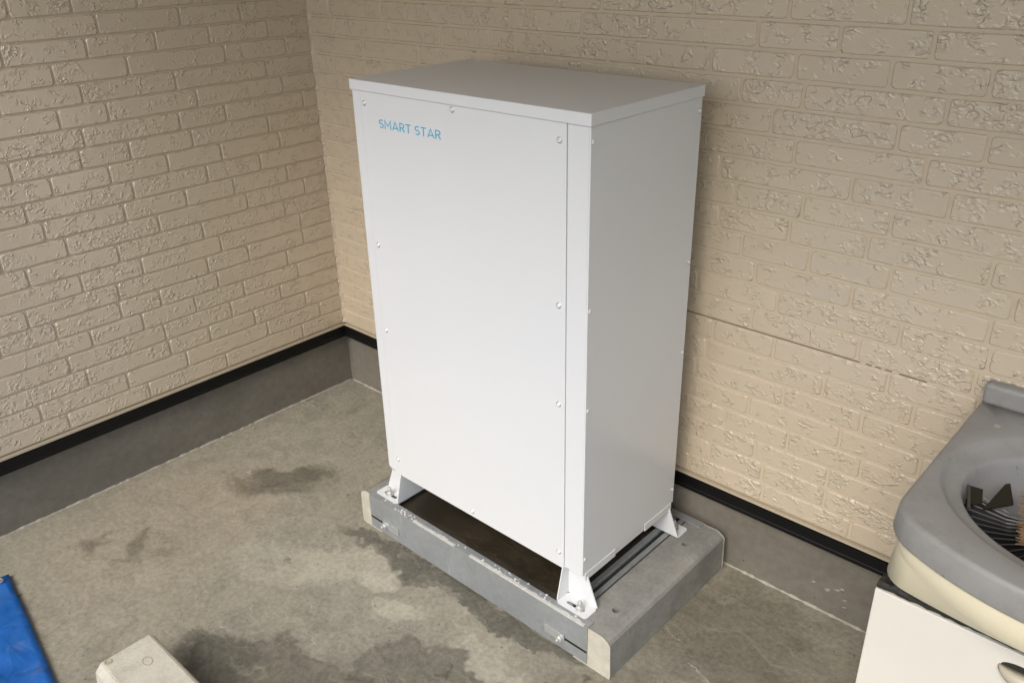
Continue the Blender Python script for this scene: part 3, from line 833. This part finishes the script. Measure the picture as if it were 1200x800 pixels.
# carcass, black recess and doors
box('recess', VX0+.012, VX1-.012, .010, VYB-.01, .6062, VZ-.160, M['gasket'], van)
box('carcass', VX0+.010, VX1-.010, .0075, VYB, .06, .606, M['door'], van, bev=.002)
box('plinth', VX0+.02, VX1-.02, .05, VYB-.02, 0, .06, M['gasket'], van)
bm = bmesh.new(); rg = random.Random(4); prev = None
for i in range(60):
    x = VX0+.004+i*(VX1-VX0-.008)/59; h = .010+rg.uniform(0, .004); y = -.008+rg.uniform(-.002, .002)
    rr = [bm.verts.new(p) for p in ((x, y, .6065), (x, y-.001, .6065+h*.6), (x, y+.006, .6065+h), (x, .02, .6065+h*.8), (x, .02, .6065))]
    if prev:
        for k in range(5): bm.faces.new((prev[k], prev[(k+1) % 5], rr[(k+1) % 5], rr[k]))
    prev = rr
from_bm('gasket', bm, M['gasket'], van)
for dx0, dx1, hs in ((VX0+.003, VC-.0015, 1), (VC+.0015, VX1-.003, -1)):
    dr = box('door', dx0, dx1, -.012, .0070, .075, .604, M['door'], van, bev=.002)
    hx0, hx1 = (dx1-.075, dx1-.004) if hs > 0 else (dx0+.004, dx0+.075)
    hxc = (hx0+hx1)/2; n = 16
    bm = bmesh.new(); rr = []
    for i in range(n+1):
        s_ = i/n; x = hx0+(hx1-hx0)*s_; k = math.sin(math.pi*s_)**.6
        zt_ = .566; zb_ = .566-.004-.022*k; d_ = .003+.016*k
        rr.append([(x, -.0122, zt_+.002), (x, -.0122-d_*.55, zt_), (x, -.0122-d_, zt_-.004-.006*k), (x, -.0122-d_*.75, zb_+.004), (x, -.0122, zb_)])
    LR = [[bm.verts.new(p) for p in q] for q in rr]
    for a, b in zip(LR[:-1], LR[1:]):
        for k in range(5): bm.faces.new((a[k], a[(k+1) % 5], b[(k+1) % 5], b[k]))
    bm.faces.new(LR[0]); bm.faces.new(LR[-1])
    hd = from_bm('handle', bm, M['handle'], dr, smooth=True)
    bm = bmesh.new(); add_prism(bm, [(hxc+(hx1-hx0)*.46*math.cos(R(a_)), .569+.012*math.sin(R(a_))) for a_ in range(0, 181, 15)], 'y', -.0132, -.0121); from_bm('finger_hollow', bm, M['gasket'], hd)

# ------------------------------------------------------------------ things lying in the basin
HUB = Vector((VC-.062, BCY+.010, VZ-.075))
rk = thing('rake_head', HUB, 'black fan-shaped rake head with grey ribs lying in the grey basin', 'rake')
bm = bmesh.new(); n = 15
for i in range(n):
    a0 = R(177 + i*7.6); a1 = R(177 + i*7.6 + 7.0)
    rr = []
    for a, dz in ((a0, 0), ((a0+a1)/2, -.010), (a1, 0)):
        ro = min(.19, 1/math.sqrt((math.cos(a)/.172)**2+(math.sin(a)/.175)**2)) 
        rr.append([HUB+Vector((math.cos(a)*.020, math.sin(a)*.020, dz*.3)), HUB+Vector((math.cos(a)*ro*.55, math.sin(a)*ro*.55, dz-.006)), HUB+Vector((math.cos(a)*ro, math.sin(a)*ro, dz-.002+.012))])
    V = [[bm.verts.new(p) for p in q] for q in rr]
    for a, b in zip(V[:-1], V[1:]):
        for k in range(2): bm.faces.new((a[k], a[k+1], b[k+1], b[k]))
g = bmesh.ops.extrude_face_region(bm, geom=bm.faces[:])
bmesh.ops.translate(bm, verts=[v for v in g['geom'] if isinstance(v, bmesh.types.BMVert)], vec=(0, 0, -.002))
from_bm('fan', bm, M['plastic'], rk)
for i in range(n+1):
    a = R(177 + i*7.6 - .6); ro = min(.185, 1/math.sqrt((math.cos(a)/.167)**2+(math.sin(a)/.170)**2))
    d = Vector((math.cos(a), math.sin(a), 0)); q = Vector((-d.y, d.x, 0))
    bm = bmesh.new(); rr = []
    for s, w_, zz in ((.03, .0022, .003), (ro*.55, .0015, -.001), (ro*.92, .0010, .012)):
        c = HUB + d*s + Vector((0, 0, zz))
        rr.append([c-q*w_, c+Vector((0, 0, w_*1.3)), c+q*w_, c-Vector((0, 0, w_*.6))])
    loft(bm, rr, True, True); from_bm('tine', bm, M['tine'], rk)
bm = bmesh.new(); lathe(bm, [(.030, -.008), (.032, .0), (.028, .010), (.014, .016), (.012, .04), (0, .042)], HUB, n=18); from_bm('hub', bm, M['plastic'], rk)
fl = thing('plastic_bracket', (VX0+.10, BCY+.03, VZ-.06), 'dark brown triangular plastic bracket at the back of the basin, behind the rake head', 'bracket')
bm = bmesh.new()
def tri_plate(bm, pts, t_, dirv):
    A = [bm.verts.new(p) for p in pts]; B = [bm.verts.new(Vector(p)+dirv*t_) for p in pts]; n = len(pts)
    bm.faces.new(A); bm.faces.new(B[::-1])
    for i in range(n): bm.faces.new((A[i], A[(i+1) % n], B[(i+1) % n], B[i]))
def uz(u, v, z): r = ray(u, v); return CAM + r*((z-CAM.z)/r.z)
tri_plate(bm, [uz(1152,596,VZ-.058), uz(1188,590,VZ-.055), uz(1184,566,VZ-.046), uz(1178,567,VZ-.046)], .004, Vector((0, 0, -1)))
from_bm('web', bm, M['brownflap'], fl)
bm = bmesh.new(); tri_plate(bm, [uz(1135.5,590,VZ-.050), uz(1151,590,VZ-.056), uz(1152,573,VZ-.050), uz(1135,568,VZ-.044)], .003, Vector((0, 0, -1)))
from_bm('flap', bm, M['brownflap'], fl)
bm = bmesh.new(); a, b = uz(1133.8,594,VZ-.047), uz(1134.2,567,VZ-.042); tri_plate(bm, [a, a+Vector((.005, 0, 0)), b+Vector((.005, 0, 0)), b], .006, Vector((0, 0, -1)))
from_bm('rim', bm, M['tine'], fl)
st = thing('straw_broom_head', HUB+Vector((.05, .02, .02)), 'brown straw bristles of a broom end lying on the rake head', 'broom')
rg = random.Random(8); bm = bmesh.new()
for i in range(160):
    s_ = rg.uniform(0, 1); p1 = uz(1199+rg.uniform(-6, 6)-4*s_, 575+62*s_, VZ-.050+rg.uniform(0, .012)); p0 = p1 + Vector((.09, .015, .012+rg.uniform(0, .012)))
    w_ = rg.uniform(.0008, .0016); d = (p1-p0).normalized(); q = d.cross(Vector((0, 0, 1))).normalized()*w_; u_ = Vector((0, 0, w_))
    loft(bm, [[p0-q, p0+u_, p0+q], [p1-q*.6, p1+u_*.6, p1+q*.6]], True, True)
o = from_bm('bristles', bm, M['straw'], st); o['kind'] = 'stuff'
bm = bmesh.new(); lathe(bm, [(.030, 0), (.034, .02), (.030, .09), (.016, .11), (.014, .16), (0, .16)], HUB+Vector((.07, 0, .034)), (1, .1, .05), 16); from_bm('binding', bm, M['straw'], st)

# ------------------------------------------------------------------ loose concrete block at the front
lb = thing('spare_block', (.3, -.855, 0), 'cream chamfered concrete block lying on the floor by the blue tarpaulin', 'block')
bm = bmesh.new(); H = .105
prof = [(-.945, 0), (-.935, H-.018), (-.920, H-.002), (-.914, H), (-.794, H), (-.788, H-.003), (-.779, H-.020), (-.775, 0)]
A, B = add_prism(bm, prof, 'x', -.028, .58)
es = [e for e in bm.edges if abs(e.verts[0].co.x-e.verts[1].co.x) < 1e-6 and e.verts[0].co.z+e.verts[1].co.z > .05]
bmesh.ops.bevel(bm, geom=es, offset=.004, segments=2, affect='EDGES')
from_bm('body', bm, M['cream'], lb)
bm = bmesh.new()
bmv = []
for r, h in ((.0150, .0002), (.0150, .0006), (.0120, .0006), (.0120, .0002)): bmv.append([bm.verts.new((.058+r*1.15*math.cos(2*math.pi*i/20)*(1+.06*math.sin(3*i)), -.838+r*.8*math.sin(2*math.pi*i/20), H+h)) for i in range(20)])
for a, b in zip(bmv, bmv[1:]+bmv[:1]):
    for i in range(20): bm.faces.new((a[i], a[(i+1) % 20], b[(i+1) % 20], b[i]))
from_bm('rubber_ring_mark', bm, M['handle'], lb)
bm = bmesh.new(); lathe(bm, [(.010, -.002), (.010, .0015), (.007, .002), (.006, .0005), (0, .0005)], (-.012, -.905, H), n=16); from_bm('lifting_eye', bm, M['handle'], lb)

# ------------------------------------------------------------------ blue tarpaulin
tp = thing('tarpaulin', (0, -1.4, 0), 'crumpled blue tarpaulin with metal eyelets in the bottom left corner', 'tarpaulin')
A0 = uz(9, 669, .022); A1 = uz(66, 801, .022); A0.z = A1.z = 0
ed = (A1-A0).normalized(); nn = Vector((ed.y, -ed.x, 0)); 
if nn.y > 0: nn = -nn
from mathutils import noise as mn
nx, ny = 90, 60; LX, LY = 1.5, 1.05
V = []
bm = bmesh.new()
for j in range(ny+1):
    row = []
    for i in range(nx+1):
        s, t_ = LX*i/nx, LY*j/ny
        p = A0 + ed*s + nn*t_
        e = min(s, t_, LX-s)
        k = min(1, e/.12)
        z = .012 + .010*k + .020*k*abs(mn.noise(Vector((s*5, t_*5, 1)))) + .010*k*mn.noise(Vector((s*13, t_*11, 4))) + .004*mn.noise(Vector((s*30, t_*28, 9)))
        z += .014*k*max(0, 1-abs(math.sin(s*3.1+t_*6.5))*5)
        p += nn*(.006*mn.noise(Vector((s*6, 0, 3)))) * (1-k)
        row.append(bm.verts.new((p.x, p.y, max(.005, z))))
    V.append(row)
for j in range(ny):
    for i in range(nx): bm.faces.new((V[j][i], V[j][i+1], V[j+1][i+1], V[j+1][i]))
bnd = [e for e in bm.edges if e.is_boundary]
g = bmesh.ops.extrude_edge_only(bm, edges=bnd)
for v in g['geom']:
    if isinstance(v, bmesh.types.BMVert): v.co.z = .001
from_bm('sheet', bm, M['tarp'], tp, smooth=True)
for s in (.028, .93):
    c = A0 + ed*s + nn*.030 + Vector((0, 0, .020))
    bm = bmesh.new(); rr = []
    for r, h in ((.0065, 0), (.0068, .0025), (.0095, .0035), (.0125, .002), (.0130, 0)): rr.append([(c.x+r*math.cos(2*math.pi*i/20), c.y+r*math.sin(2*math.pi*i/20), c.z+h) for i in range(20)])
    loft(bm, rr, False); from_bm('eyelet', bm, M['tyregrommet'], tp, smooth=True)
